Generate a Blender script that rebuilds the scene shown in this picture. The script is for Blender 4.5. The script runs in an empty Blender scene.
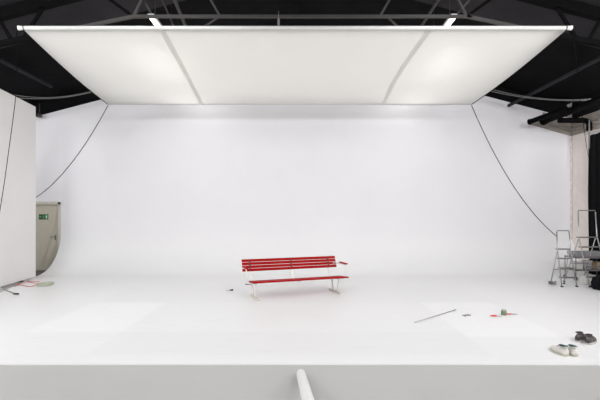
import bpy, bmesh, math, random
from mathutils import Vector, Matrix, noise
random.seed(7)
sc = bpy.context.scene
C = sc.collection
PI = math.pi
F = 400.0          # focal length in pixels of the 600 px wide frame
EYE = 1.75         # eye height
HOR = 214.0        # horizon row


def at(px, py, d):
    return Vector(((px - 300) / F * d, d, EYE + (HOR - py) / F * d))


# ------------------------------------------------------------------ materials
def mat(name, col, rough=0.6, metal=0.0, var=0.04, scale=6.0, bump=0.0, bscale=40.0, coat=0.0, spec=0.5):
    m = bpy.data.materials.new(name)
    m.use_nodes = True
    n = m.node_tree.nodes
    l = m.node_tree.links
    b = n['Principled BSDF']
    b.inputs['Roughness'].default_value = rough
    b.inputs['Metallic'].default_value = metal
    b.inputs['Coat Weight'].default_value = coat
    b.inputs['Specular IOR Level'].default_value = spec
    tc = n.new('ShaderNodeTexCoord')
    no = n.new('ShaderNodeTexNoise')
    no.inputs['Scale'].default_value = scale
    no.inputs['Detail'].default_value = 4
    l.new(tc.outputs['Object'], no.inputs['Vector'])
    r = n.new('ShaderNodeValToRGB')
    r.color_ramp.elements[0].position = 0.3
    r.color_ramp.elements[1].position = 0.7
    r.color_ramp.elements[0].color = [max(0, c * (1 - var)) for c in col] + [1]
    r.color_ramp.elements[1].color = [min(1, c * (1 + var)) for c in col] + [1]
    l.new(no.outputs['Fac'], r.inputs['Fac'])
    l.new(r.outputs['Color'], b.inputs['Base Color'])
    if bump:
        nb = n.new('ShaderNodeTexNoise')
        nb.inputs['Scale'].default_value = bscale
        l.new(tc.outputs['Object'], nb.inputs['Vector'])
        bp = n.new('ShaderNodeBump')
        bp.inputs['Strength'].default_value = bump
        bp.inputs['Distance'].default_value = 0.01
        l.new(nb.outputs['Fac'], bp.inputs['Height'])
        l.new(bp.outputs['Normal'], b.inputs['Normal'])
    return m


def emat(name, col, s):
    m = bpy.data.materials.new(name)
    m.use_nodes = True
    b = m.node_tree.nodes['Principled BSDF']
    b.inputs['Base Color'].default_value = (*col, 1)
    b.inputs['Emission Color'].default_value = (*col, 1)
    b.inputs['Emission Strength'].default_value = s
    return m


M = {}
M['cyc'] = mat('cyc_paint', (.755, .75, .772), .65, var=.012, scale=1.2)
M['metalwhite'] = mat('white_enamel', (.78, .78, .76), .35, var=.03)
M['red'] = mat('red_gloss_paint', (.36, .004, .006), .5, var=.10, scale=3, spec=.06)
M['reddark'] = mat('dark_red_strap', (.15, .003, .004), .5)
M['foot'] = mat('weathered_foot', (.66, .64, .56), .5, var=.1, scale=20)
M['alu'] = mat('aluminium', (.42, .42, .43), .35, .85, var=.08)
M['alud'] = mat('worn_aluminium', (.20, .19, .20), .45, .5, var=.1)
M['black'] = mat('black_steel', (.0025, .0025, .0025), .7, var=.2, spec=.05)
M['truss'] = mat('grey_painted_truss', (.037, .034, .032), .6, var=.15)
M['roof'] = mat('dark_roof_board', (.032, .030, .034), .9, var=.12, scale=2, spec=.1)
M['roofb'] = mat('black_roof', (.008, .008, .009), .95, var=.2, scale=2, spec=.05)
M['grey'] = None
M['cream'] = mat('cream_wall_paint', (.80, .73, .69), .8, var=.04, bump=.2)
M['brown'] = mat('beige_boards', (.30, .27, .235), .8, var=.15, scale=9)
M['sidewall'] = mat('side_wall_paint', (.5, .5, .5), .85)
M['door'] = mat('beige_door', (.50, .465, .385), .5, var=.03)
M['frame'] = mat('door_frame_paint', (.55, .53, .46), .5, var=.03)
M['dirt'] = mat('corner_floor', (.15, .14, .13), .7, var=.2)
M['green'] = mat('sign_green', (.02, .12, .035), .5)
M['signwhite'] = mat('sign_white', (.45, .62, .45), .5)
M['flat'] = mat('white_flat_board', (.86, .845, .83), .7, var=.01, scale=1.5)
M['flatedge'] = mat('flat_board_edge', (.5, .49, .47), .7)
M['rope'] = mat('dark_rope', (.06, .057, .055), .8, var=.2, scale=60)
M['wirepale'] = mat('pale_cable', (.16, .16, .155), .6)
M['curtain'] = mat('black_velvet', (.006, .006, .007), .95, var=.2, spec=.1)
M['bag'] = mat('black_nylon', (.004, .0045, .007), .8, var=.3, bump=.4, spec=.15)
M['redcable'] = mat('red_cable', (.55, .08, .06), .5)
M['palegreen'] = mat('pale_green_cable', (.48, .52, .42), .6)
M['dark'] = mat('dark_plastic', (.03, .03, .03), .5)
M['shoewhite'] = mat('white_leather', (.72, .70, .66), .5, var=.04, scale=20)
M['sole'] = mat('cream_rubber', (.52, .50, .40), .6)
M['shoegreen'] = mat('dark_green_lining', (.012, .09, .065), .8, var=.2)
M['shoegrey'] = mat('grey_knit', (.10, .085, .09), .8, var=.75, scale=24)
M['shoedark'] = mat('dark_lining', (.03, .028, .03), .9)
M['solegrey'] = mat('grey_white_rubber', (.50, .47, .45), .6)
M['laces'] = mat('white_laces', (.6, .59, .57), .8)
M['jar'] = mat('green_jar', (.16, .21, .13), .5, var=.2, scale=30)
M['redplastic'] = mat('red_plastic', (.75, .06, .02), .4)
M['bristle'] = mat('grey_bristle', (.2, .2, .2), .8)
M['paper'] = mat('white_paper_roll', (.80, .80, .79), .6, var=.02)
M['bucket'] = mat('white_bucket', (.66, .65, .62), .5, var=.05)
M['crate'] = mat('grey_crate', (.25, .25, .26), .6, var=.1)
M['carton'] = mat('brown_carton', (.38, .27, .17), .8)
M['seamtape'] = mat('seam_webbing', (.60, .60, .575), .8, var=.02)
M['tube'] = emat('lit_tube', (1, .98, .95), 4)
M['amber'] = mat('tape_edge', (.66, .60, .60), .7, var=.2, scale=14)

def cove_blend(m):
    # base colour and roughness blend from stage values up to wall values
    n = m.node_tree.nodes; l = m.node_tree.links; b = n['Principled BSDF']
    tc = n.new('ShaderNodeTexCoord'); sp = n.new('ShaderNodeSeparateXYZ'); l.new(tc.outputs['Object'], sp.inputs[0])
    nz = n.new('ShaderNodeTexNoise'); nz.inputs['Scale'].default_value = .8; l.new(tc.outputs['Object'], nz.inputs['Vector'])
    ad = n.new('ShaderNodeMath'); ad.operation = 'MULTIPLY_ADD'; l.new(nz.outputs['Fac'], ad.inputs[0]); ad.inputs[1].default_value = .5; l.new(sp.outputs[2], ad.inputs[2])
    q = n.new('ShaderNodeMapRange'); q.interpolation_type = 'SMOOTHSTEP'; q.inputs[1].default_value = .3; q.inputs[2].default_value = 2.2; l.new(ad.outputs[0], q.inputs[0])
    old = b.inputs['Base Color'].links[0].from_socket
    mx = n.new('ShaderNodeMix'); mx.data_type = 'RGBA'; l.new(q.outputs[0], mx.inputs[0]); mx.inputs[6].default_value = (.805, .805, .805, 1); l.new(old, mx.inputs[7])
    l.new(mx.outputs[2], b.inputs['Base Color'])
    q2 = n.new('ShaderNodeMapRange'); q2.inputs[1].default_value = 0; q2.inputs[2].default_value = .8; q2.inputs[3].default_value = .38; q2.inputs[4].default_value = .65
    l.new(sp.outputs[2], q2.inputs[0]); l.new(q2.outputs[0], b.inputs['Roughness'])
cove_blend(M['cyc'])

# white stage floor: satin paint, diffuser shadow and light painted in as rectangles, faint scuffs
def stage_mat():
    m = bpy.data.materials.new('white_stage_paint'); m.use_nodes = True
    n = m.node_tree.nodes; l = m.node_tree.links; b = n['Principled BSDF']
    tc = n.new('ShaderNodeTexCoord')
    a = n.new('ShaderNodeTexNoise'); a.inputs['Scale'].default_value = .8; a.inputs['Detail'].default_value = 5
    l.new(tc.outputs['Object'], a.inputs['Vector'])
    r = n.new('ShaderNodeValToRGB')
    r.color_ramp.elements[0].color = (.81, .81, .81, 1); r.color_ramp.elements[1].color = (.83, .83, .83, 1)
    l.new(a.outputs['Fac'], r.inputs['Fac'])
    # thin scuff streaks
    mp = n.new('ShaderNodeMapping'); mp.inputs['Scale'].default_value = (.7, 9, 1); mp.inputs['Rotation'].default_value = (0, 0, .25)
    l.new(tc.outputs['Object'], mp.inputs['Vector'])
    s = n.new('ShaderNodeTexNoise'); s.inputs['Scale'].default_value = 2.2; s.inputs['Detail'].default_value = 6
    l.new(mp.outputs['Vector'], s.inputs['Vector'])
    r2 = n.new('ShaderNodeValToRGB')
    r2.color_ramp.elements[0].position = .30; r2.color_ramp.elements[0].color = (.95, .95, .95, 1)
    r2.color_ramp.elements[1].position = .42; r2.color_ramp.elements[1].color = (1, 1, 1, 1)
    l.new(s.outputs['Fac'], r2.inputs['Fac'])
    mx = n.new('ShaderNodeMix'); mx.data_type = 'RGBA'; mx.blend_type = 'MULTIPLY'; mx.inputs[0].default_value = 1
    l.new(r.outputs['Color'], mx.inputs[6]); l.new(r2.outputs['Color'], mx.inputs[7])
    # diffuser shadows and light pools painted as rectangles; the front strip is cleaner paint
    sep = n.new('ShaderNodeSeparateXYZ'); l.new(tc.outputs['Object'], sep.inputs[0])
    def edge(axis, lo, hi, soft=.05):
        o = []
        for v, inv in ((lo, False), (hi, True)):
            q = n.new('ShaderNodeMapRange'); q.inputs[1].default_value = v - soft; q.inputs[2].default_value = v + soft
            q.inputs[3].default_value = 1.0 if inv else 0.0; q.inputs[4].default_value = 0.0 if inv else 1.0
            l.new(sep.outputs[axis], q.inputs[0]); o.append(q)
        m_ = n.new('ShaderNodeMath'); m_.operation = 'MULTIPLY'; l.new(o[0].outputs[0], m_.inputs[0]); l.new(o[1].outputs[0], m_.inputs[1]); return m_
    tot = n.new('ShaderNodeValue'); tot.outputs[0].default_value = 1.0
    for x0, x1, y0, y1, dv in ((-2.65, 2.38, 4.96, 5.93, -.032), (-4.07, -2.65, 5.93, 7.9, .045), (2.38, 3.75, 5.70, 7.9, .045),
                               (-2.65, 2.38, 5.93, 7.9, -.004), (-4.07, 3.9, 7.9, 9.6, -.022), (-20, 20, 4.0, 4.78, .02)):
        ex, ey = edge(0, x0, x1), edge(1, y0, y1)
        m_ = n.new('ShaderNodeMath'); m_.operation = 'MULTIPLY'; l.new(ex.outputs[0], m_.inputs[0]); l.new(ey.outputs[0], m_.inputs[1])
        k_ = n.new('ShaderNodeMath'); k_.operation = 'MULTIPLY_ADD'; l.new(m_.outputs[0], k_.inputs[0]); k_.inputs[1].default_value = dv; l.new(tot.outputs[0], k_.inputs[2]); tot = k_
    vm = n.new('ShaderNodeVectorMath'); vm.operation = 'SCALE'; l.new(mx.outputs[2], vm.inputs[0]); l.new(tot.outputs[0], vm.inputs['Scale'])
    l.new(vm.outputs[0], b.inputs['Base Color'])
    b.inputs['Roughness'].default_value = .38
    b.inputs['Specular IOR Level'].default_value = .35
    return m
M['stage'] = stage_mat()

def grey_mat():
    m = bpy.data.materials.new('grey_floor_paint'); m.use_nodes = True
    n = m.node_tree.nodes; l = m.node_tree.links; b = n['Principled BSDF']
    tc = n.new('ShaderNodeTexCoord')
    a = n.new('ShaderNodeTexNoise'); a.inputs['Scale'].default_value = 1.3; a.inputs['Detail'].default_value = 6
    l.new(tc.outputs['Object'], a.inputs['Vector'])
    r = n.new('ShaderNodeValToRGB')
    r.color_ramp.elements[0].color = (.46, .455, .44, 1); r.color_ramp.elements[1].color = (.50, .495, .48, 1)
    l.new(a.outputs['Fac'], r.inputs['Fac'])
    mp = n.new('ShaderNodeMapping'); mp.inputs['Scale'].default_value = (1, 14, 1); mp.inputs['Rotation'].default_value = (0, 0, -.5)
    l.new(tc.outputs['Object'], mp.inputs['Vector'])
    s = n.new('ShaderNodeTexNoise'); s.inputs['Scale'].default_value = 2.0; s.inputs['Detail'].default_value = 3
    l.new(mp.outputs['Vector'], s.inputs['Vector'])
    r2 = n.new('ShaderNodeValToRGB')
    r2.color_ramp.elements[0].position = .72; r2.color_ramp.elements[0].color = (0, 0, 0, 1)
    r2.color_ramp.elements[1].position = .76; r2.color_ramp.elements[1].color = (.25, .25, .25, 1)
    l.new(s.outputs['Fac'], r2.inputs['Fac'])
    mx = n.new('ShaderNodeMix'); mx.data_type = 'RGBA'; mx.inputs[7].default_value = (.7, .7, .68, 1)
    l.new(r2.outputs['Color'], mx.inputs[0]); l.new(r.outputs['Color'], mx.inputs[6])
    l.new(mx.outputs[2], b.inputs['Base Color'])
    b.inputs['Roughness'].default_value = .42
    return m
M['grey'] = grey_mat()

def silk_mat(tr=.5, up=0):
    m = bpy.data.materials.new('diffusion_silk'); m.use_nodes = True
    n = m.node_tree.nodes; l = m.node_tree.links
    for x in list(n): n.remove(x)
    o = n.new('ShaderNodeOutputMaterial')
    d = n.new('ShaderNodeBsdfDiffuse'); t = n.new('ShaderNodeBsdfTranslucent'); x = n.new('ShaderNodeMixShader')
    tc = n.new('ShaderNodeTexCoord'); w = n.new('ShaderNodeTexNoise'); w.inputs['Scale'].default_value = .9
    l.new(tc.outputs['Object'], w.inputs['Vector'])
    r = n.new('ShaderNodeValToRGB')
    r.color_ramp.elements[0].color = (.80 + up, .80 + up, .78 + up, 1); r.color_ramp.elements[1].color = (.84 + up, .84 + up, .82 + up, 1)
    l.new(w.outputs['Fac'], r.inputs['Fac'])
    l.new(r.outputs['Color'], d.inputs['Color']); l.new(r.outputs['Color'], t.inputs['Color'])
    x.inputs[0].default_value = tr
    l.new(d.outputs[0], x.inputs[1]); l.new(t.outputs[0], x.inputs[2]); l.new(x.outputs[0], o.inputs['Surface'])
    return m
M['silk'] = silk_mat()
M['pipe'] = mat('satin_white_pipe', (.60, .60, .58), .5, var=.03)
M['silkseam'] = silk_mat(.66, .08)


# ------------------------------------------------------------------ mesh kit
class MB:
    def __init__(s): s.v = []; s.f = []; s.sm = []
    def add(s, vs, fs, smooth=False):
        k = len(s.v); s.v += [tuple(v) for v in vs]
        s.f += [tuple(i + k for i in f) for f in fs]; s.sm += [smooth] * len(fs)
    def box(s, c, d, rot=None):
        x, y, z = d[0] / 2, d[1] / 2, d[2] / 2
        R = rot if rot else Matrix.Identity(3)
        vs = [Vector(c) + R @ Vector((a * x, b * y, e * z)) for a in (-1, 1) for b in (-1, 1) for e in (-1, 1)]
        s.add(vs, [(0, 1, 3, 2), (4, 6, 7, 5), (0, 4, 5, 1), (2, 3, 7, 6), (0, 2, 6, 4), (1, 5, 7, 3)])
    def bar(s, a, b, w, h, up=(0, 0, 1)):
        a = Vector(a); b = Vector(b); t = (b - a).normalized(); u = Vector(up)
        if abs(t.dot(u)) > .98: u = Vector((0, 1, 0))
        sx = t.cross(u).normalized(); uz = sx.cross(t)
        vs = []
        for p in (a, b):
            for i, j in ((-1, -1), (1, -1), (1, 1), (-1, 1)): vs.append(p + sx * i * w / 2 + uz * j * h / 2)
        s.add(vs, [(0, 3, 2, 1), (4, 5, 6, 7), (0, 1, 5, 4), (1, 2, 6, 5), (2, 3, 7, 6), (3, 0, 4, 7)])
    def tube(s, pts, r, n=10, caps=True):
        pts = [Vector(p) for p in pts]; rs = r if isinstance(r, (list, tuple)) else [r] * len(pts)
        k = len(s.v); up = None
        for i, p in enumerate(pts):
            t = (pts[min(i + 1, len(pts) - 1)] - pts[max(i - 1, 0)]).normalized()
            if up is None: up = t.orthogonal().normalized()
            up = (up - t * up.dot(t)).normalized(); sd = t.cross(up)
            for j in range(n):
                a = 2 * PI * j / n; s.v.append(tuple(p + (up * math.cos(a) + sd * math.sin(a)) * rs[i]))
        for i in range(len(pts) - 1):
            for j in range(n):
                s.f.append((k + i * n + j, k + i * n + (j + 1) % n, k + (i + 1) * n + (j + 1) % n, k + (i + 1) * n + j)); s.sm.append(True)
        if caps:
            s.f.append(tuple(k + j for j in reversed(range(n)))); s.sm.append(False)
            s.f.append(tuple(k + (len(pts) - 1) * n + j for j in range(n))); s.sm.append(False)
    def rings(s, rings, close=True, caps=True, smooth=True):
        k = len(s.v); n = len(rings[0])
        for r in rings: s.v += [tuple(p) for p in r]
        for i in range(len(rings) - 1):
            for j in range(n if close else n - 1):
                s.f.append((k + i * n + j, k + i * n + (j + 1) % n, k + (i + 1) * n + (j + 1) % n, k + (i + 1) * n + j)); s.sm.append(smooth)
        if caps:
            s.f.append(tuple(k + j for j in reversed(range(n)))); s.sm.append(smooth)
            s.f.append(tuple(k + (len(rings) - 1) * n + j for j in range(n))); s.sm.append(smooth)
    def build(s, name, m, parent=None, bevel=0, seg=2):
        me = bpy.data.meshes.new(name); me.from_pydata(s.v, [], s.f); me.validate()
        for p, q in zip(me.polygons, s.sm): p.use_smooth = q
        bm = bmesh.new(); bm.from_mesh(me); bmesh.ops.recalc_face_normals(bm, faces=bm.faces[:]); bm.to_mesh(me); bm.free()
        me.materials.append(m)
        o = bpy.data.objects.new(name, me); C.objects.link(o)
        if parent: o.parent = parent
        if bevel:
            b = o.modifiers.new('bevel', 'BEVEL'); b.width = bevel; b.segments = seg; b.limit_method = 'ANGLE'
        return o


def tag(o, label=None, cat=None, group=None, kind=None):
    if label: o['label'] = label
    if cat: o['category'] = cat
    if group: o['group'] = group
    if kind: o['kind'] = kind
    return o


def empty(name, loc, rz=0):
    o = bpy.data.objects.new(name, None); C.objects.link(o); o.location = loc; o.rotation_euler = (0, 0, rz)
    o.empty_display_size = .1
    return o


def copy_tree(o, parent=None):
    c = o.copy(); C.objects.link(c); c.parent = parent
    for ch in [x for x in bpy.data.objects if x.parent == o]: copy_tree(ch, c)
    return c


def struct(o): o['kind'] = 'structure'; return o


# ------------------------------------------------------------------ room shell
XL, XR = -9.0, 8.43      # side walls
YB, YF = 12.4, -6.0      # back wall, wall behind the camera
EAVE = 4.70; SL = .262
def wallz(x): return EAVE + (8.45 - abs(x)) * SL      # sloped top of the white wall
def roofz(x): return EAVE + .5 + (8.45 - abs(x)) * SL

TH = .012
# white stage floor with its front edge
b = MB()
poly = [(-6.6, 4.667), (XR, 4.667), (XR, 11.2), (-7.41, 11.2), (-7.41, 11.15), (-6.63, 8.8), (-6.6, 8.0)]
n = len(poly)
b.add([(x, y, 0) for x, y in poly] + [(x, y, -TH) for x, y in poly],
      [tuple(range(n)), tuple(reversed(range(n, 2 * n)))] + [(i, (i + 1) % n, n + (i + 1) % n, n + i) for i in range(n)])
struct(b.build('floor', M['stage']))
b = MB()
b.box(((XL + XR) / 2, (YB + .3 + YF) / 2, -.05 - TH), (XR - XL + .4, YB + .4 - YF, .10))
struct(b.build('floor', M['grey']))
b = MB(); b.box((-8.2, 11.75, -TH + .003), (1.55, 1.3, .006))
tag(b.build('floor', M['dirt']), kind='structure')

# back wall: curved cove then flat wall cut to the slope of the roof
X0, R = -7.41, 1.2
b = MB()
prof = [(11.2, 0.0)]
for i in range(1, 25):
    a = PI / 2 * i / 24
    prof.append((11.2 + R * math.sin(a), R - R * math.cos(a)))
xs = [X0 + (XR - X0) * i / 24 for i in range(25)]
rings = [[(x, y, z) for y, z in prof] for x in xs]
b.rings(rings, close=False, caps=False)
# thickness at the cut end beside the door
b.add([(X0, y, z) for y, z in prof] + [(X0, 12.4, 0)], [tuple(range(len(prof) + 1))])
def wallpoly(x0, x1, zb):
    pts = [(x0, zb), (x1, zb), (x1, wallz(x1) + .0)]
    if x0 < 0 < x1: pts.append((0, wallz(0)))
    pts.append((x0, wallz(x0)))
    return pts
p = wallpoly(X0, XR, R)
b.add([(x, YB, z) for x, z in p], [tuple(range(len(p)))])
DT = 2.12                                            # top of the door opening
p = [(XL, DT), (X0, DT), (X0, wallz(X0)), (XL, wallz(XL))]
b.add([(x, YB, z) for x, z in p], [(0, 1, 2, 3)])
p = [(XL, -.03), (-8.62, -.03), (-8.62, DT), (XL, DT)]
b.add([(x, YB, z) for x, z in p], [(0, 1, 2, 3)])
b.add([(XL, YB + .2, -.03), (XR, YB + .2, -.03), (XR, YB + .2, wallz(XR)), (0, YB + .2, wallz(0)), (XL, YB + .2, wallz(XL))], [(0, 1, 2, 3, 4)])
wb = struct(b.build('wall_back', M['cyc']))
b = MB()                                             # dark gable end above and behind the white wall
b.add([(XL, YB + .23, 0), (XR, YB + .23, 0), (XR, YB + .23, roofz(XR)), (0, YB + .23, roofz(0)), (XL, YB + .23, roofz(XL))], [(0, 1, 2, 3, 4)])
b.add([(XL, YB + .33, 0), (XR, YB + .33, 0), (XR, YB + .33, roofz(XR)), (0, YB + .33, roofz(0)), (XL, YB + .33, roofz(XL))], [(4, 3, 2, 1, 0)])
struct(b.build('wall_back', M['roofb']))

def sidewall(x, name, m):
    b = MB(); b.box((x, (YB + .2 + YF) / 2, EAVE / 2 + .25), (.2, YB + .5 - YF, EAVE + .62)); return struct(b.build(name, m))
sidewall(XL - .1, 'wall_left', M['sidewall'])
sidewall(XR + .1, 'wall_right', M['cream'])
b = MB(); b.box((0, YF - .1, 3.7), (XR - XL + .3, .2, 7.6)); struct(b.build('wall_front', M['sidewall']))

# roof: grey boards near, black over the back bay
def roofpart(y0, y1, m):
    b = MB()
    for xa, xb in ((XL - .2, 0), (0, XR + .2)):
        za, zb = roofz(xa), roofz(xb)
        vs = [(xa, y0, za), (xb, y0, zb), (xb, y1, zb), (xa, y1, za)]
        vs += [(x, y, z + .12) for x, y, z in vs]
        b.add(vs, [(0, 1, 2, 3), (7, 6, 5, 4), (0, 4, 5, 1), (1, 5, 6, 2), (2, 6, 7, 3), (3, 7, 4, 0)])
    return struct(b.build('ceiling', m))
roofpart(YF, 9.3, M['roof'])
roofpart(9.3, YB + .35, M['roofb'])

# door
d1 = struct(empty('door_1', (-8.015, YB + .02, 0)))
b = MB()
for x in (-.555, .555): b.box((x, .03, 1.06), (.095, .12, 2.12))
b.box((0, .03, 2.085), (1.205, .12, .09))
b.build('door_frame', M['frame'], d1, .006)
b = MB(); b.box((0, .06, 1.02), (1.012, .045, 2.04))
leaf = b.build('door_leaf', M['door'], d1, .004)
b = MB()
b.tube([(.40, .03, 1.04), (.40, -.02, 1.04), (.385, -.025, 1.04), (.29, -.025, 1.04)], .011)
b.box((.40, .034, 1.02), (.04, .012, .17))
b.build('door_handle', M['alud'], leaf, 0)

# exit sign on the door leaf: green plate, pale pictogram
sg = tag(empty('exit_sign', (-7.98, YB + .048, 1.66)), 'small green emergency exit sign with pale pictogram on the beige door', 'sign')
b = MB(); b.box((0, 0, 0), (.29, .012, .16)); b.build('sign_plate', M['green'], sg, .002)
b = MB()
b.box((.095, -.008, .0), (.05, .004, .10))                                       # doorway
b.tube([(.02, -.008, .045), (.021, -.008, .046)], .012, 8)
b.bar((.018, -.008, .03), (.0, -.008, -.005), .016, .004)
b.bar((.0, -.008, -.005), (-.025, -.008, -.035), .012, .004)
b.bar((.0, -.008, -.005), (.022, -.008, -.045), .012, .004)
b.bar((.02, -.008, .025), (.045, -.008, .005), .01, .004)
b.bar((-.115, -.008, 0), (-.05, -.008, 0), .018, .004)
b.bar((-.115, -.008, 0), (-.085, -.008, .03), .016, .004)
b.bar((-.115, -.008, 0), (-.085, -.008, -.03), .016, .004)
b.build('pictogram', M['signwhite'], sg)

# corner bead on the right end of the white wall, stained boards under the roof slope
b = MB(); b.box((XR - .03, YB - .012, 2.25), (.045, .024, 3.9)); struct(b.build('trim_1', M['amber']))
b = MB()
z0 = EYE + (HOR - 136) / F * YB
for i in range(4):                                   # gable boards on the back wall
    o = i * .125
    xa = 7.15 + i * .12
    b.bar((xa, YB - .02, z0 + .40 - (xa - 7.15) * .26 + o), (XR - .005, YB - .02, z0 + .04 + o), .022, .105)
b.build('trim_2', M['brown'])['kind'] = 'structure'
b = MB()
for i in range(4):
    b.bar((XR - .02, YB - .03, z0 + .05 + i * .125), (XR - .02, YF + .1, z0 + .05 + i * .125), .03, .105)
b.build('trim_3', M['brown'])['kind'] = 'structure'

b = MB(); b.box((XR - .01, (YB + YF) / 2, 4.98), (.04, YB - YF - .1, .62)); b.build('trim_4', M['roofb'])['kind'] = 'structure'

# ------------------------------------------------------------------ trusses, purlins, pipes in the roof
TY = 7.92                                           # truss plane, just behind the front edge of the diffuser
def chordz(x):                                      # raised bottom chord, flat in the middle
    a = abs(x)
    return 5.66 if a < 3.3 else 5.66 - (a - 3.3) * .205
def make_truss(y, label):
    t = tag(empty('roof_truss', (0, y, 0)), label, 'truss')
    def part(nm, m, a, c, w, h):
        q = MB(); q.bar(a, c, w, h); q.build(nm, m, t)
    part('tie_bar', M['truss'], (-3.3, 0, 5.66), (3.4, 0, 5.66), .05, .055)
    for s, X in ((-1, -XL - .05), (1, XR - .05)):
        part('top_chord', M['black'], (s * X, 0, roofz(X) - .16), (0, 0, roofz(0) - .16), .14, .2)
        part('tie_bar', M['truss'], (s * 3.3, 0, 5.66), (s * 4.75, 0, chordz(4.75)), .05, .06)
        part('bottom_chord', M['black'], (s * 4.75, 0, chordz(4.75)), (s * X, 0, chordz(X)), .08, .10)
        for (xa, xb, mm) in ((5.48, 5.05, 'black'), (5.70, 5.98, 'black'), (7.3, 6.3, 'black'), (1.58, 2.15, 'truss'), (3.3, 2.9, 'truss'), (3.3, 4.0, 'black')):
            part('web_bar', M[mm], (s * xa, 0, chordz(xa)), (s * xb, 0, roofz(xb) - .2), .04, .04 if mm == 'truss' else .06)
    return t
make_truss(TY, 'steel roof truss crossing just above the white overhead diffuser')

# bracing bars of the truss bay that run back from the tie bar
for (pa, pb, m_, r_, lab) in (
        ((221, 15.5, 8.0), (198, 30.5, 9.2), 'truss', .022, 'thin pale brace meeting the truss tie left of centre'),
        ((386, 15.5, 8.0), (402, 30.5, 9.2), 'truss', .022, 'thin pale brace meeting the truss tie right of centre'),
        ((173, -4, 8.1), (188, 32, 9.4), 'truss', .040, 'thick pale brace rising beside the left tube light'),
        ((159, -8, 8.1), (176, 32, 9.4), 'truss', .022, 'thin pale brace next to the left tube light'),
        ((446, -12, 8.1), (419, 30, 9.4), 'truss', .034, 'thick pale brace left of the right tube light'),
        ((141, -6, 8.0), (151, 13, 8.0), 'truss', .022, 'short pale hanger above the left tube light'),
        ((474, -6, 8.0), (458, 13, 8.0), 'truss', .026, 'short pale hanger above the right tube light')):
    q = MB(); q.tube([at(*pa), at(*pb)], r_, 8)
    tag(q.build('roof_brace', M[m_]), lab, 'brace')

for s, x, z, r, lab in ((-1, -6.9, 5.29, .05, 'dark longitudinal roof purlin above the tall white flat'),
                        (1, 6.45, 5.10, .05, 'dark longitudinal roof purlin above the right end of the white wall')):
    b = MB(); b.tube([(x, YB - .05 if s > 0 else 11.1, z), (x, YF + .05, z)], r, 10)
    tag(b.build('roof_purlin', M['roof']), lab, 'beam')
b = MB(); b.tube([(7.53, YB - .02, 4.62), (7.53, 1.0, 4.62)], .10, 16)
b.tube([(7.53, YB - .02, 4.62), (7.53, YB - .06, 4.62)], .125, 16)
tag(b.build('black_pipe', M['black']), 'thick black pipe running forward under the right roof slope', 'pipe')
b = MB(); b.tube([(6.86, 11.9, 4.50), (7.2, 11.2, 4.60), (7.28, 10.9, 4.60)], .075, 14)
b.tube([(6.845, 11.94, 4.495), (6.86, 11.9, 4.50)], .09, 14)
tag(b.build('black_pipe', M['black']), 'short black pipe with a free end against the top right of the white wall', 'pipe')
b = MB()
b.tube([(7.41, 11.45, 4.43), (8.15, 11.45, 4.43), (8.25, 11.45, 4.40), (8.28, 11.45, 4.32), (8.28, 11.45, 4.14)], .075, 14)
tag(b.build('drain_pipe', M['black']), 'black pipe with an elbow turning down above the black curtain', 'pipe')
b = MB(); b.tube([(8.17, 11.3, 4.42), (8.17, 11.3, 3.60)], .02, 8)
tag(b.build('conduit', M['wirepale']), 'thin pale vertical conduit at the curtain corner', 'pipe')

# curtain on the right side wall with its rail
b = MB()
rows = []
for k in range(9):
    z = .04 + (4.0 - .04) * k / 8; row = []
    for i in range(121):
        y = 11.50 - 2.8 * i / 120
        row.append((8.29 + .045 * math.sin(i * .55 + .3 * math.sin(k)) * (1 - .3 * k / 8), y, z))
    rows.append(row)
b.rings(rows, close=False, caps=False)
cu = b.build('stage_curtain', M['curtain'])
so = cu.modifiers.new('s', 'SOLIDIFY'); so.thickness = .006
tag(cu, 'floor length black curtain hanging at the right wall', 'curtain')
b = MB(); b.tube([(8.29, 11.55, 4.04), (8.29, 8.6, 4.04)], .022, 8)
for y in (11.5, 10.2, 8.9): b.bar((8.29, y, 4.04), (8.42, y, 4.04), .03, .03)
tag(b.build('curtain_rail', M['metalwhite']), 'white curtain rail holding the black curtain', 'rail')

# ------------------------------------------------------------------ overhead diffuser
Z1, D1 = EYE + 186 / F * 7.27, 7.27
Z2, D2 = EYE + 110 / F * 10.93, 10.93
XA0, XA1 = -5.07, 4.89
XB0, XB1 = -5.26, 4.70
def silk_pt(u, v, dz=0):
    x = (XA0 * (1 - v) + XB0 * v) * (1 - u) + (XA1 * (1 - v) + XB1 * v) * u
    y = D1 + (D2 - D1) * v
    z = Z1 + (Z2 - Z1) * v - .05 * math.sin(PI * v) * (1 + .15 * math.cos(6 * PI * u))
    return Vector((x, y, z + dz))
df = tag(empty('overhead_diffuser', (0, 9.1, Z1)), 'huge white fabric light diffuser hung flat over the stage', 'light diffuser')
off = Vector((0, 9.1, Z1))
b = MB()
b.rings([[silk_pt(u / 60, v / 24) - off for v in range(25)] for u in range(61)], close=False, caps=False)
b.build('fabric', M['silk'], df)
def seam(u0, u1, bow):
    b = MB(); r = []
    for k in range(25):
        v = k / 24; u = u0 + (u1 - u0) * v + bow * math.sin(PI * v)
        a = silk_pt(u, v, -.012) - off; c = silk_pt(u + .011, v, -.012) - off
        r.append([a, c, c + Vector((0, 0, .006)), a + Vector((0, 0, .006))])
    b.rings(r, smooth=False); b.build('seam', M['silkseam'], df)
seam(.250, .253, .004); seam(.742, .752, -.012)
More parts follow.
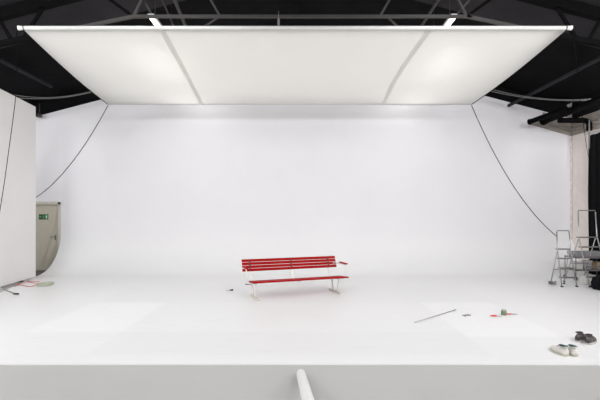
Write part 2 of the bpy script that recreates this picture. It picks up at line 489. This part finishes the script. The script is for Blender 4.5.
for (v, nm, rr) in ((0, 'front_pipe', .036), (1, 'rear_pipe', .025)):
    b = MB(); a = silk_pt(0, v) - off; c = silk_pt(1, v) - off
    b.tube([a - Vector((.02, 0, 0)), c + Vector((.02, 0, 0))], rr, 12); pp = b.build(nm, M['pipe'], df)
    if v == 0:
        for e, sx in ((a, -1), (c, 1)):
            b = MB(); b.tube([e + Vector((sx * .02, 0, 0)), e + Vector((sx * .045, 0, 0))], .042, 12); b.build('end_cap', M['metalwhite'], pp)
            b = MB(); b.tube([e - Vector((sx * .05, 0, 0)), e - Vector((sx * .065, 0, 0))], .041, 12); b.build('clip', M['dark'], pp)
for u in (0, 1):
    b = MB(); b.tube([silk_pt(u, k / 24) - off for k in range(25)], .012, 8); b.build('side_pipe', M['black'], df)

# ------------------------------------------------------------------ ropes and cables
def sagline(a, c, sag, n=24, side=(0, 0, -1)):
    a = Vector(a); c = Vector(c); s = Vector(side)
    return [a.lerp(c, i / n) + s * sag * 4 * (i / n) * (1 - i / n) for i in range(n + 1)]
def rope(a, c, sag, r, m, name, label, cat='rope', side=(0, 0, -1)):
    b = MB(); b.tube(sagline(a, c, sag, 24, side), r, 6); return tag(b.build(name, m), label, cat)
rope(silk_pt(0, 1) + Vector((0, .03, -.03)), (-7.45, 11.3, 2.22), .30, .011, M['rope'], 'guy_rope', 'dark rope sagging from the rear left corner of the diffuser to behind the white flat')
rope(silk_pt(1, 1) + Vector((0, .03, -.03)), (6.285, 9.79, 1.20), .42, .011, M['rope'], 'guy_rope', 'dark rope sagging from the rear right corner of the diffuser to the small step ladder')
b = MB(); b.tube([(-5.12, 7.22, 5.05), (-5.10, 7.22, 4.6), (-5.13, 7.22, 3.87), (-5.18, 7.22, 3.46), (-5.33, 7.22, 2.36), (-5.45, 7.22, 1.6), (-5.62, 7.22, .7), (-5.80, 7.22, .008), (-6.0, 7.25, .008), (-6.2, 7.35, .008)], .006, 6)
tag(b.build('guy_rope', M['black']), 'thin dark rope hanging from the front left corner of the diffuser past the white flat', 'rope')
rope((4.98, 7.29, 5.1), at(590, 164, 10.9), .30, .005, M['black'], 'guy_rope', 'thin dark rope slanting from the front right corner of the diffuser towards the black curtain')
# the two diffuser hanging points above its front pipe
for i, (u, lab) in enumerate(((.470, 'thin hanger holding the middle of the diffuser front pipe'),)):
    p = silk_pt(u, 0)
    b = MB(); b.tube([p + Vector((0, 0, .03)), p + Vector((0, .0, .30))], .006, 6); b.box(p + Vector((0, 0, .10)), (.04, .03, .13))
    tag(b.build('hanger_clamp', M['wirepale']), lab, 'clamp')
for s, lab in ((-1, 'left'), (1, 'right')):
    if s < 0: A, B = at(14, 97.5, 11.0), at(100, 90, 11.6)
    else: A, B = at(486, 90, 11.6), at(598, 100, 10.6)
    for k in range(2):
        o = Vector((0, 0, .04 * k)); o2 = Vector((0, 0, .07 * k))
        rope(A + o2, B + o, .12 + .03 * k, .010, M['wirepale'], 'power_cable', ('%s pale cable slung under the roof at the far %s of the white wall') % (('upper', 'lower')[1 - k], lab), 'cable')
b = MB(); bp = at(39.5, 113, 12.2); b.tube([bp, bp + Vector((0, 0, -.13))], [.04, .085], 12); b.tube([bp + Vector((0, 0, .3)), bp], .015, 8)
tag(b.build('spot_lamp', M['dark']), 'small dark lamp hanging by the roof edge beside the white flat', 'lamp')

# ------------------------------------------------------------------ tube lights
def make_tube(x, y, z, L=1.5, lab='', grp=None):
    t = tag(empty('tube_light', (x, y, z)), lab, 'lamp', grp)
    b = MB(); b.box((0, 0, .05), (.13, L, .05)); b.build('housing', M['metalwhite'], t, .01)
    b = MB(); b.tube([(0, -L / 2 + .03, .0), (0, L / 2 - .03, .0)], .035, 12); b.build('lit_tube', M['tube'], t)
    for yy in (-L / 3, L / 3):
        b = MB(); b.tube([(0, yy, .07), (0, yy, roofz(x) - z - .01)], .005, 6); b.build('hanger', M['dark'], t)
    return t
def area(x, y, z, sx, sy, e, col=(1, .985, .965), rot=(0, 0, 0), name='tube_or_fill_glow', spread=PI):
    L = bpy.data.lights.new(name, 'AREA'); L.shape = 'RECTANGLE'; L.size = sx; L.size_y = sy; L.energy = e; L.color = col; L.spread = spread
    o = bpy.data.objects.new(name, L); C.objects.link(o); o.location = (x, y, z); o.rotation_euler = rot; return o
TZ = 5.70
E_FIRST, E_BACK, E_ROOM, E_SIDE, E_SOFT = 2, 9, 66, 128, 107
rowsY = [(8.78, 'first'), (11.3, 'back'), (5.3, 'n'), (2.2, 'n'), (-.9, 'n'), (-4.0, 'n')]
for s in (-1, 1):
    side = 'left' if s < 0 else 'right'
    for y, k in rowsY:
        x = -3.0 if s < 0 else 3.1
        if k == 'first':
            make_tube(x, y, TZ, 1.5, 'lit tube light above the front edge of the diffuser, %s one of two in view' % side)
            area(x, y, TZ - .045, .10, 1.4, E_FIRST)
        elif k == 'back':
            make_tube(x, y, TZ, 1.5, 'lit tube light near the back wall above the diffuser, %s row' % side, 'tube lights in the roof')
            area(x, y, TZ - .045, .10, 1.4, E_BACK)
        else:  # unseen tubes added as frontal fill for the floor and back wall
            make_tube(x, y, TZ, 1.5, 'unseen fill tube light added high over the grey floor, %s row' % side, 'tube lights in the roof')
            area(x, y, TZ - .045, .10, 1.4, E_ROOM * (1 if y > 0 else 1.5), (.985, .985, 1), (math.radians(36 if y > 0 else 8), 0, 0))

for s in (-1, 1):                                    # outer rows added as unseen wall and floor fill, nearer the side walls
    side = 'left' if s < 0 else 'right'
    for y in (5.0, 1.9, -1.2, -4.2):
        make_tube(s * 6.2, y, 5.12, 1.5, 'unseen fill tube light added in the outer row near the %s wall' % side, 'tube lights in the roof')
        area(s * 6.2, y, 5.075, .10, 1.4, E_SIDE * (1 if y > 0 else 1.25), (.985, .985, 1), (math.radians(48 if y > 0 else 22), 0, 0))
area(-.17, 9.12, 5.33, 9.8, 3.5, E_SOFT, (1, .97, .93), (math.radians(4), 0, 0), name='silk_fill')  # added area light hidden above the fabric, brightens it evenly
for s in (-1, 1):                                    # short unseen tubes added to brighten the two far wall corners
    X = -8.3 if s < 0 else 7.95
    make_tube(X, 9.9, 4.62, 1.2, 'unseen fill tube light added in the far %s corner of the roof' % ('left' if s < 0 else 'right'), 'tube lights in the roof')
    area(X, 9.9, 4.57, .10, 1.1, 26, (1, .98, 1), (math.radians(45), 0, 0))

# ------------------------------------------------------------------ tall white flat on the left
fl = tag(empty('white_flat', (-7.09, 10.1, 0)), 'tall plain white flat standing at the left edge, hiding part of the door', 'scenery flat')
A = Vector((-7.20, 10.9, 0)); B = Vector((-6.62, 6.7, 0)); fo = Vector((-7.09, 10.1, 0))
b = MB(); th = .06; nrm = Vector((-1, -.138, 0)).normalized()
zt, zb_ = 4.67, .05
vs = [A + Vector((0, 0, zb_)), B + Vector((0, 0, zb_)), B + Vector((0, 0, zt)), A + Vector((0, 0, zt))]
vs = [v - fo for v in vs]; vs += [v + nrm * th for v in vs]
b.add(vs, [(0, 1, 2, 3), (7, 6, 5, 4), (0, 4, 5, 1), (1, 5, 6, 2), (2, 6, 7, 3), (3, 7, 4, 0)])
b.build('panel', M['flat'], fl, .004)
for t_ in (.12, .5, .88):
    p = A.lerp(B, t_) - fo + nrm * .03
    b = MB(); b.bar(p + Vector((0, 0, .015)) + nrm * .9, p + Vector((0, 0, .015)) + nrm * .04, .06, .09); b.bar(p + nrm * .85 + Vector((0, 0, .05)), p + nrm * .05 + Vector((0, 0, 2.6)), .05, .05)
    b.build('brace_foot', M['dark'], fl)

# light stand foot poking in from the left
so_ = Vector((-6.5, 8.3, 0))
st = tag(empty('light_stand', so_), 'silver stand leg with a dark tip reaching out under the white flat', 'stand')
b = MB(); b.tube([(0, 0, .32), Vector((-6.15, 8.63, .03)) - so_], .014, 8); b.build('leg', M['alu'], st)
b = MB(); b.tube([Vector((-6.17, 8.61, .034)) - so_, Vector((-6.10, 8.68, .018)) - so_], .018, 8); b.build('rubber_tip', M['dark'], st)
for q in ((.05, -.42), (-.20, .02)):
    b = MB(); b.tube([(0, 0, .32), (q[0], q[1], .015)], .014, 8); b.build('leg', M['alu'], st)
b = MB(); b.tube([(0, 0, .26), (0, 0, 1.1)], .016, 8); b.build('pole', M['alu'], st)

# cables on the floor by the flat
def floorpt(px, py, z=.01):
    d = (EYE - z) * F / (py - HOR); return Vector(((px - 300) / F * d, d, z))
for i, (pts, lab) in enumerate((
        ([(14, 286.3), (20, 285), (30, 286.5), (37, 284.5), (41, 284)], 'red cable on the floor nearest to the camera by the flat'),
        ([(18, 284.5), (26, 282), (34, 283), (40, 283)], 'red cable in the middle beside the pale cable coil'),
        ([(27, 280.8), (33, 281.5), (40, 281.2)], 'red cable on the floor farthest back beside the flat'))):
    ctl = [floorpt(*p, .008) for p in pts]; P = []
    for j in range(len(ctl) - 1):
        p0 = ctl[max(j - 1, 0)]; p1_, p2 = ctl[j], ctl[j + 1]; p3 = ctl[min(j + 2, len(ctl) - 1)]
        for k in range(8):
            t = k / 8
            P.append(.5 * ((2 * p1_) + (p2 - p0) * t + (2 * p0 - 5 * p1_ + 4 * p2 - p3) * t * t + (3 * p1_ - p0 - 3 * p2 + p3) * t ** 3))
    b = MB(); b.tube(P, .0075, 6)
    tag(b.build('red_cable', M['redcable']), lab, 'cable')
cc = floorpt(45.5, 285.5, 0)
b = MB(); P = []
for i in range(260):
    a = i * .21; r = .20 + .05 * math.sin(i * .11); P.append(cc + Vector((math.cos(a) * r * .62 + .02 * math.sin(i * .05), math.sin(a) * r * .85, .012 + .045 * i / 260)))
b.tube(P, .011, 6)
tag(b.build('cable_coil', M['palegreen']), 'coil of pale green cable lying on the floor by the door', 'cable coil')

# ------------------------------------------------------------------ red bench
bn = tag(empty('park_bench', (-.08, 8.65, 0), math.atan2(.64, 1.755)), 'red slatted bench with white metal frame on the white floor', 'bench')
def slat(x0, x1, y, z, w, h, tilt, nm, lab=None):
    b = MB(); R = Matrix.Rotation(tilt, 3, 'X')
    b.box(((x0 + x1) / 2, y, z), (x1 - x0, w, h), R)
    return b.build(nm, M['red'], bn, .007, 3)
for i in range(4):
    slat(-1.0, 1.14, -.195 + i * .122, .352 - .012 * i + (.0), .105, .030, -.10, 'seat_slat')
for i in range(4):
    t = i / 3
    slat(-1.10, 1.13, .375 + .085 * t, .535 + .195 * t, .024, .060, -.40, 'back_slat')
for sx in (-1, 1):
    X = .93 * sx + (.06 if sx > 0 else 0) * 0
    b = MB()
    b.box((X, 0, .017), (.06, .62, .034))
    b.build('foot_bar', M['foot'], bn, .008)
    Xs = X + .0
    b = MB(); b.tube([(Xs, .10, .03), (Xs, .14, .10), (Xs, .20, .30), (Xs, .24, .315)], .017, 8); b.build('leg', M['metalwhite'], bn)
    b = MB(); b.tube([(Xs, -.06, .03), (Xs, -.10, .10), (Xs, -.17, .30), (Xs, -.19, .325)], .017, 8); b.build('leg', M['metalwhite'], bn)
    b = MB(); b.bar((Xs, -.23, .330), (Xs, .26, .286), .035, .025)
    b.bar((Xs, .25, .28), (Xs, .375, .50), .035, .022); b.bar((Xs, .385, .495), (Xs, .49, .75), .035, .018)
    b.build('side_frame', M['metalwhite'], bn)
    xa = 1.125 * sx + .0
    b = MB(); b.tube([(xa - .13 * sx, -.165, .325), (xa, -.17, .34), (xa + .01 * sx, -.16, .45), (xa + .005 * sx, -.15, .60), (xa, -.10, .622), (xa - .0 * sx, .30, .61), (xa - .10 * sx, .42, .60)], .011, 8)
    b.build('arm_frame', M['metalwhite'], bn)
    b = MB(); b.box((xa, .0, .645), (.055, .36, .026)); b.build('armrest', M['red'], bn, .008)
b = MB(); b.bar((.02, -.22, .33), (.02, .26, .286), .035, .02); b.bar((.02, .25, .28), (.02, .375, .50), .03, .02); b.bar((.02, .385, .495), (.02, .49, .75), .035, .018)
b.build('middle_bracket', M['metalwhite'], bn)
for x in (-.93, .02, .93):
    b = MB(); b.bar((x, .355, .527), (x, .438, .737), .028, .006); b.build('back_strap', M['reddark'], bn)
b = MB(); b.tube([(-.99, -.02, .30), (-1.12, -.02, .30)], .017, 8); b.build('frame_stub', M['alud'], bn)

# ------------------------------------------------------------------ step ladders
def ladder(name_label, loc, rz, H, W, n, spread, grabs=.35):
    t = tag(empty('step_ladder', loc, rz), name_label, 'ladder')
    top = H - grabs
    for sx in (-1, 1):
        b = MB(); b.tube([(sx * W / 2, -spread * .45, .0), (sx * W * .44, 0, top), (sx * W * .42, .03, H - .04)], .014, 8); b.build('front_rail', M['alu'], t)
        b = MB(); b.tube([(sx * W * .47, spread * .55, 0), (sx * W * .40, .02, top - .03)], .011, 8); b.build('rear_leg', M['alu'], t)
        b = MB(); b.box((sx * W / 2, -spread * .45, .012), (.045, .05, .024)); b.build('rubber_foot', M['dark'], t)
        b = MB(); b.box((sx * W * .47, spread * .55, .012), (.04, .045, .024)); b.build('rubber_foot', M['dark'], t)
    b = MB(); b.tube([(-W * .42, .03, H - .05), (-W * .39, .03, H), (W * .39, .03, H), (W * .42, .03, H - .05)], .014, 8); b.build('grab_bar', M['alud'], t)
    for i in range(n):
        z = (i + 1) * top / n - .01
        y = -spread * .45 * (1 - z / top)
        b = MB(); b.box((0, y + .03, z), (W * (1 - .1 * z / H) - .02, .085, .028)); b.build('tread', M['alud'], t, .004)
    b = MB(); b.bar((-W * .44, spread * .30, top * .42), (W * .44, spread * .30, top * .42), .02, .02); b.build('rear_brace', M['alu'], t)
    return t
ladder('small aluminium step ladder standing left of the taller one', (6.45, 9.78, 0), math.radians(3), 1.34, .37, 4, .42, .44)
ladder('taller aluminium step ladder standing in front of the black curtain', (7.16, 9.95, 0), math.radians(8), 1.84, .58, 5, .8, .66)
b = MB(); k0 = Vector((6.19, 9.82, .012))
P = [k0 + Vector((.07 * math.cos(a * .7) * (1 + .2 * math.sin(a)), .09 * math.sin(a * .7), .008 + .003 * a)) for a in range(28)]
b.tube(P, .010, 6); tag(b.build('rope_end', M['alud']), 'small coil of dark rope at the foot of the small ladder', 'rope')

# ------------------------------------------------------------------ trolley and things behind the tall ladder
TX, TY2 = 7.68, 10.72
tr = tag(empty('tool_trolley', (TX, TY2, 0)), 'low two shelf trolley parked behind the tall ladder', 'trolley')
for z in (.27, .60):
    b = MB(); b.box((0, 0, z), (.90, .46, .035)); b.build('shelf', M['alud'], tr, .004)
for x in (-.435, .435):
    for y in (-.215, .215):
        b = MB(); b.tube([(x, y, .07), (x, y, .63)], .012, 8); b.build('post', M['alud'], tr)
        b = MB(); b.tube([(x - .015, y, .05), (x + .015, y, .05)], .05, 14); b.build('caster', M['dark'], tr)
def openbox(name, loc, d, m, label, cat):
    b = MB(); x, y, z = d; t = .012
    def rect(hx, hy, zz): return [(loc[0] + a * hx, loc[1] + c * hy, loc[2] + zz) for a, c in ((-1, -1), (1, -1), (1, 1), (-1, 1))]
    b.rings([rect(x / 2 - .01, y / 2 - .01, 0), rect(x / 2, y / 2, z), rect(x / 2 - t, y / 2 - t, z), rect(x / 2 - .02, y / 2 - .02, t)], smooth=False)
    return tag(b.build(name, m, None, .002), label, cat)
openbox('grey_crate', (TX, TY2, .619), (.80, .38, .13), M['crate'], 'long grey crate on the upper shelf of the trolley', 'crate')
bu = tag(empty('bucket', (TX - .02, TY2 - .04, .289)), 'white round bucket on the lower shelf of the trolley', 'bucket')
b = MB()
def circ(r, z, n=24): return [(r * math.cos(2 * PI * i / n), r * math.sin(2 * PI * i / n), z) for i in range(n)]
b.rings([circ(.10, 0), circ(.12, .20), circ(.13, .205), circ(.13, .22), circ(.113, .22), circ(.095, .02)]); b.build('pail', M['bucket'], bu)
b = MB(); b.tube([(.13 * math.cos(a), -.13 * abs(math.sin(a)), .205 - .07 * math.sin(a)) for a in [PI * i / 12 for i in range(13)]], .004, 6)
b.build('bucket_handle', M['alu'], bu)
b = MB(); b.box((TX - .28, TY2, .385), (.18, .28, .19)); tag(b.build('carton', M['bucket'], None, .01), 'white carton left of the bucket on the trolley', 'box')
b = MB(); b.box((TX + .28, TY2, .38), (.18, .28, .18)); tag(b.build('carton', M['carton'], None, .01), 'brown carton right of the bucket on the trolley', 'box')
b = MB(); b.box((7.28, 10.05, .10), (.36, .22, .20)); b2 = b.build('storage_box', M['bucket'], None, .012); tag(b2, 'low white box on the floor under the ladder treads', 'box')

# black bag heap
bm = bmesh.new(); bmesh.ops.create_icosphere(bm, subdivisions=5, radius=1)
for v in bm.verts:
    c = v.co.copy(); nz = noise.noise(c * 1.7) * .28 + noise.noise(c * 5) * .10
    c *= 1 + nz
    v.co = Vector((c.x * .42, c.y * .28, max(c.z * .24 + .16, 0)))
me = bpy.data.meshes.new('black_bag'); bm.to_mesh(me); bm.free()
for p in me.polygons: p.use_smooth = True
me.materials.append(M['bag'])
bg = tag(empty('black_bag', (7.2, 9.2, 0)), 'crumpled black bag slumped on the floor at the right edge', 'bag')
o = bpy.data.objects.new('bag_body', me); C.objects.link(o); o.parent = bg
b = MB(); b.tube([(-.3, -.05, .30), (-.22, -.05, .40), (-.02, -.05, .44), (.2, -.05, .40), (.28, -.05, .30)], .014, 8); b.build('strap', M['bag'], bg)

# ------------------------------------------------------------------ shoes
def make_shoe(label, grp, um, lm, sm_, hi=1.0, laces=True, tongue=None):
    t = tag(empty('shoe', (0, 0, 0)), label, 'shoe', grp)
    L = .285
    def prof(s):      # s 0 heel .. 1 toe
        w = .034 + .014 * math.sin(PI * min(1, s * 1.1)) + .008 * math.sin(PI * max(0, s - .3) / .7)
        if s < .08: w *= math.sqrt(max(.2, s / .08)) * .85 + .15
        if s > .85: w *= math.sqrt(max(.05, 1 - ((s - .85) / .155) ** 2))
        h = (.085 if s < .45 else .085 - (.085 - .046) * min(1, (s - .45) / .35)) * hi
        if s > .85: h *= math.sqrt(max(.12, 1 - ((s - .85) / .165) ** 2))
        if s < .1: h *= .92 + .8 * (.1 - s)
        return w, h
    b = MB(); N = 20; S = 26
    rg = []
    for i in range(S + 1):
        s = i / S; w, h = prof(s); x = s * L
        ring = []
        for j in range(N):
            a = 2 * PI * j / N; cy, cz = math.cos(a), math.sin(a)
            zz = max(cz, -.35)
            wy = w * (1 - .25 * max(0, cz)) * (abs(cy) ** .8) * (1 if cy >= 0 else -1)
            ring.append((x, wy, .022 + h * .62 * (zz + .35) / 1.0))
        rg.append(ring)
    b.rings(rg)
    b.build('upper', um, t)
    b = MB(); rg = []
    for z, e in ((0, 0), (.006, .004), (.022, .005), (.028, .001)):
        ring = []
        for k in range(40):
            a = k / 40
            s = (a * 2 if a < .5 else 2 - a * 2); s = min(max(s, 0), 1); w, _ = prof(s)
            ring.append((s * L, (w + e) * (1 if a < .5 else -1), z))
        rg.append(ring)
    b.rings(rg, smooth=False); b.build('sole', sm_, t)
    # ankle opening: padded collar with dark lining inside
    zt_ = .022 + .085 * hi * .62 * 1.35
    P = []
    for k in range(25):
        a = 2 * PI * k / 24; P.append((.070 + .062 * math.cos(a), .034 * math.sin(a), zt_ - .004 + .010 * abs(math.cos(a)) + (.008 if math.cos(a) < 0 else 0)))
    b = MB(); b.tube(P, .0045, 8, caps=False); b.build('collar', um, t)
    b = MB(); b.rings([[(.070 + .064 * r * math.cos(a), .040 * r * math.sin(a), zt_ + .011 + .003 * r) for a in [2 * PI * k / 24 for k in range(24)]] for r in (1, .5, .1)]); b.build('lining', lm, t)
    b = MB(); b.rings([[(x, y, z) for y, z in ((-.019, z0), (.019, z0), (.017, z0 + .006), (-.017, z0 + .006))] for x, z0 in ((.085, zt_ + .012), (.115, zt_ + .004), (.16, zt_ - .012 * 1.4))]); b.build('tongue', tongue or um, t)
    if laces:
        b = MB()
        for k in range(4):
            x = .118 + k * .016; z = zt_ + .012 - k * .0065
            b.tube([(x, -.028, z - .012), (x + .004, 0, z), (x, .028, z - .012)], .003, 6)
        b.build('laces', M['laces'], t)
    return t
def put(o, px, py, ang):
    p = floorpt(px, py, 0); o.location = p; o.rotation_euler = (0, 0, ang)
sA = make_shoe('white low sneaker with dark green lining, left shoe of the white pair', 'pair of white sneakers', M['shoewhite'], M['shoegreen'], M['sole'], 1.1, False, M['shoegreen'])
put(sA, 567.6, 356.9, math.radians(94))
sB = copy_tree(sA); sB['label'] = 'white low sneaker with dark green lining, right shoe of the white pair'
put(sB, 576.5, 357.0, math.radians(88))
gA = make_shoe('grey patterned trainer with pale sole, left shoe of the grey pair', 'pair of grey trainers', M['shoegrey'], M['shoedark'], M['solegrey'], 1.25, True, M['shoegrey'])
put(gA, 577.0, 342.2, math.radians(34))
gB = copy_tree(gA); gB['label'] = 'grey patterned trainer with pale sole, right shoe of the grey pair'
put(gB, 587.0, 344.9, math.radians(38))

# ------------------------------------------------------------------ small things left on the floor
b = MB(); a_ = floorpt(414.5, 322.3, .012); c_ = floorpt(455.5, 309.8, .012)
b.tube([a_, c_], .0065, 8); e_ = (c_ - a_).normalized(); b.tube([c_ - e_ * .10, c_ + e_ * .01], .009, 8)
tag(b.build('metal_pole', M['alu']), 'long thin grey pole lying on the floor right of the bench', 'pole')
def small(px, py): return floorpt(px, py, 0)
p = small(465.5, 315.8); t = tag(empty('pliers', p, .5), 'small grey hand tool lying alone beside the long pole', 'tool')
b = MB(); b.tube([(-.05, .02, .01), (0, 0, .012), (.09, -.03, .01)], .011, 8); b.build('handle', M['alu'], t)
b = MB(); b.tube([(-.05, -.03, .01), (0, 0, .012), (.08, .02, .01)], .010, 8); b.build('jaw', M['alud'], t)
p = small(495.5, 316.8); t = tag(empty('paint_brush', p, .05), 'red handled brush lying left of the small green jar', 'brush')
b = MB(); b.tube([(-.09, 0, .02), (-.03, 0, .022), (.02, 0, .018)], [.008, .015, .010], 10); b.build('brush_handle', M['redplastic'], t)
b = MB(); b.box((.06, 0, .012), (.10, .03, .012)); b.build('bristles', M['laces'], t, .003)
p = small(503.8, 315.0); t = tag(empty('jar', p), 'small green jar standing on the white floor', 'jar')
b = MB(); b.rings([circ(.040, 0, 20), circ(.045, .01, 20), circ(.045, .07, 20), circ(.034, .078, 20)]); b.build('jar_body', M['jar'], t)
b = MB(); b.rings([circ(.038, .078, 20), circ(.038, .097, 20), circ(.033, .10, 20)]); b.build('lid', M['palegreen'], t)
p = small(511, 314.6); t = tag(empty('marker_pen', p, -.15), 'thin pen with a red end lying right of the small green jar', 'pen')
b = MB(); b.tube([(-.08, 0, .011), (.0, 0, .011)], .011, 8); b.build('cap', M['redplastic'], t)
b = MB(); b.tube([(.0, 0, .011), (.10, 0, .010)], [.009, .006], 8); b.build('barrel', M['alu'], t)
p = small(230.8, 290.8); t = tag(empty('tape_roll', p, .5), 'small dark tool lying on the floor left of the bench', 'tool')
t.name = 'screwdriver'
b = MB(); b.tube([(-.02, 0, .018), (.05, 0, .020)], [.012, .019], 8); b.build('handle', M['dark'], t)
b = MB(); b.tube([(-.11, 0, .006), (-.02, 0, .016)], .006, 8); b.build('shaft', M['alu'], t)

# ------------------------------------------------------------------ long white paper roll in the foreground
pr = tag(empty('paper_roll', (0.02, 4.35, 0)), 'thick white tube slanting up from the grey floor in the foreground', 'tube')
b = MB()
fa = Vector((.008, 4.30, .048 - TH)); fb = Vector((.06, 3.05, .33))
dr = (fb - fa).normalized(); fc = fa + dr * 2.45
o_ = Vector((0.02, 4.35, 0))
b.tube([fa - dr * .03 - o_, fa - dr * .022 - o_, fa - dr * .008 - o_, fa + dr * .015 - o_, fa + dr * .05 - o_, fc - o_], [.022, .034, .042, .047, .048, .048], 24)
b.build('tube_body', M['paper'], pr)
zb = fa + dr * 2.1
bx_ = MB(); hh = zb.z - .055 + TH
bx_.box((zb.x, zb.y, -TH + (hh - .05) / 2), (.5, .3, hh - .05)); tag(bx_.build('apple_box', M['carton'], None, .006), 'plain wooden box propping up the near end of the white tube', 'box')

# ------------------------------------------------------------------ world and camera
w = bpy.data.worlds.new('world'); sc.world = w; w.use_nodes = True
w.node_tree.nodes['Background'].inputs[0].default_value = (.02, .02, .022, 1)
w.node_tree.nodes['Background'].inputs[1].default_value = 1
cam = bpy.data.cameras.new('camera'); co = bpy.data.objects.new('camera', cam); C.objects.link(co)
co.location = (0, 0, EYE); co.rotation_euler = (PI / 2, 0, 0)
cam.sensor_width = 36; cam.lens = 24; cam.shift_y = 14 / 600
cam.clip_end = 100
sc.camera = co
sc.view_settings.view_transform = 'Standard'; sc.view_settings.look = 'None'; sc.view_settings.gamma = 1
sc.view_settings.exposure = 0.10
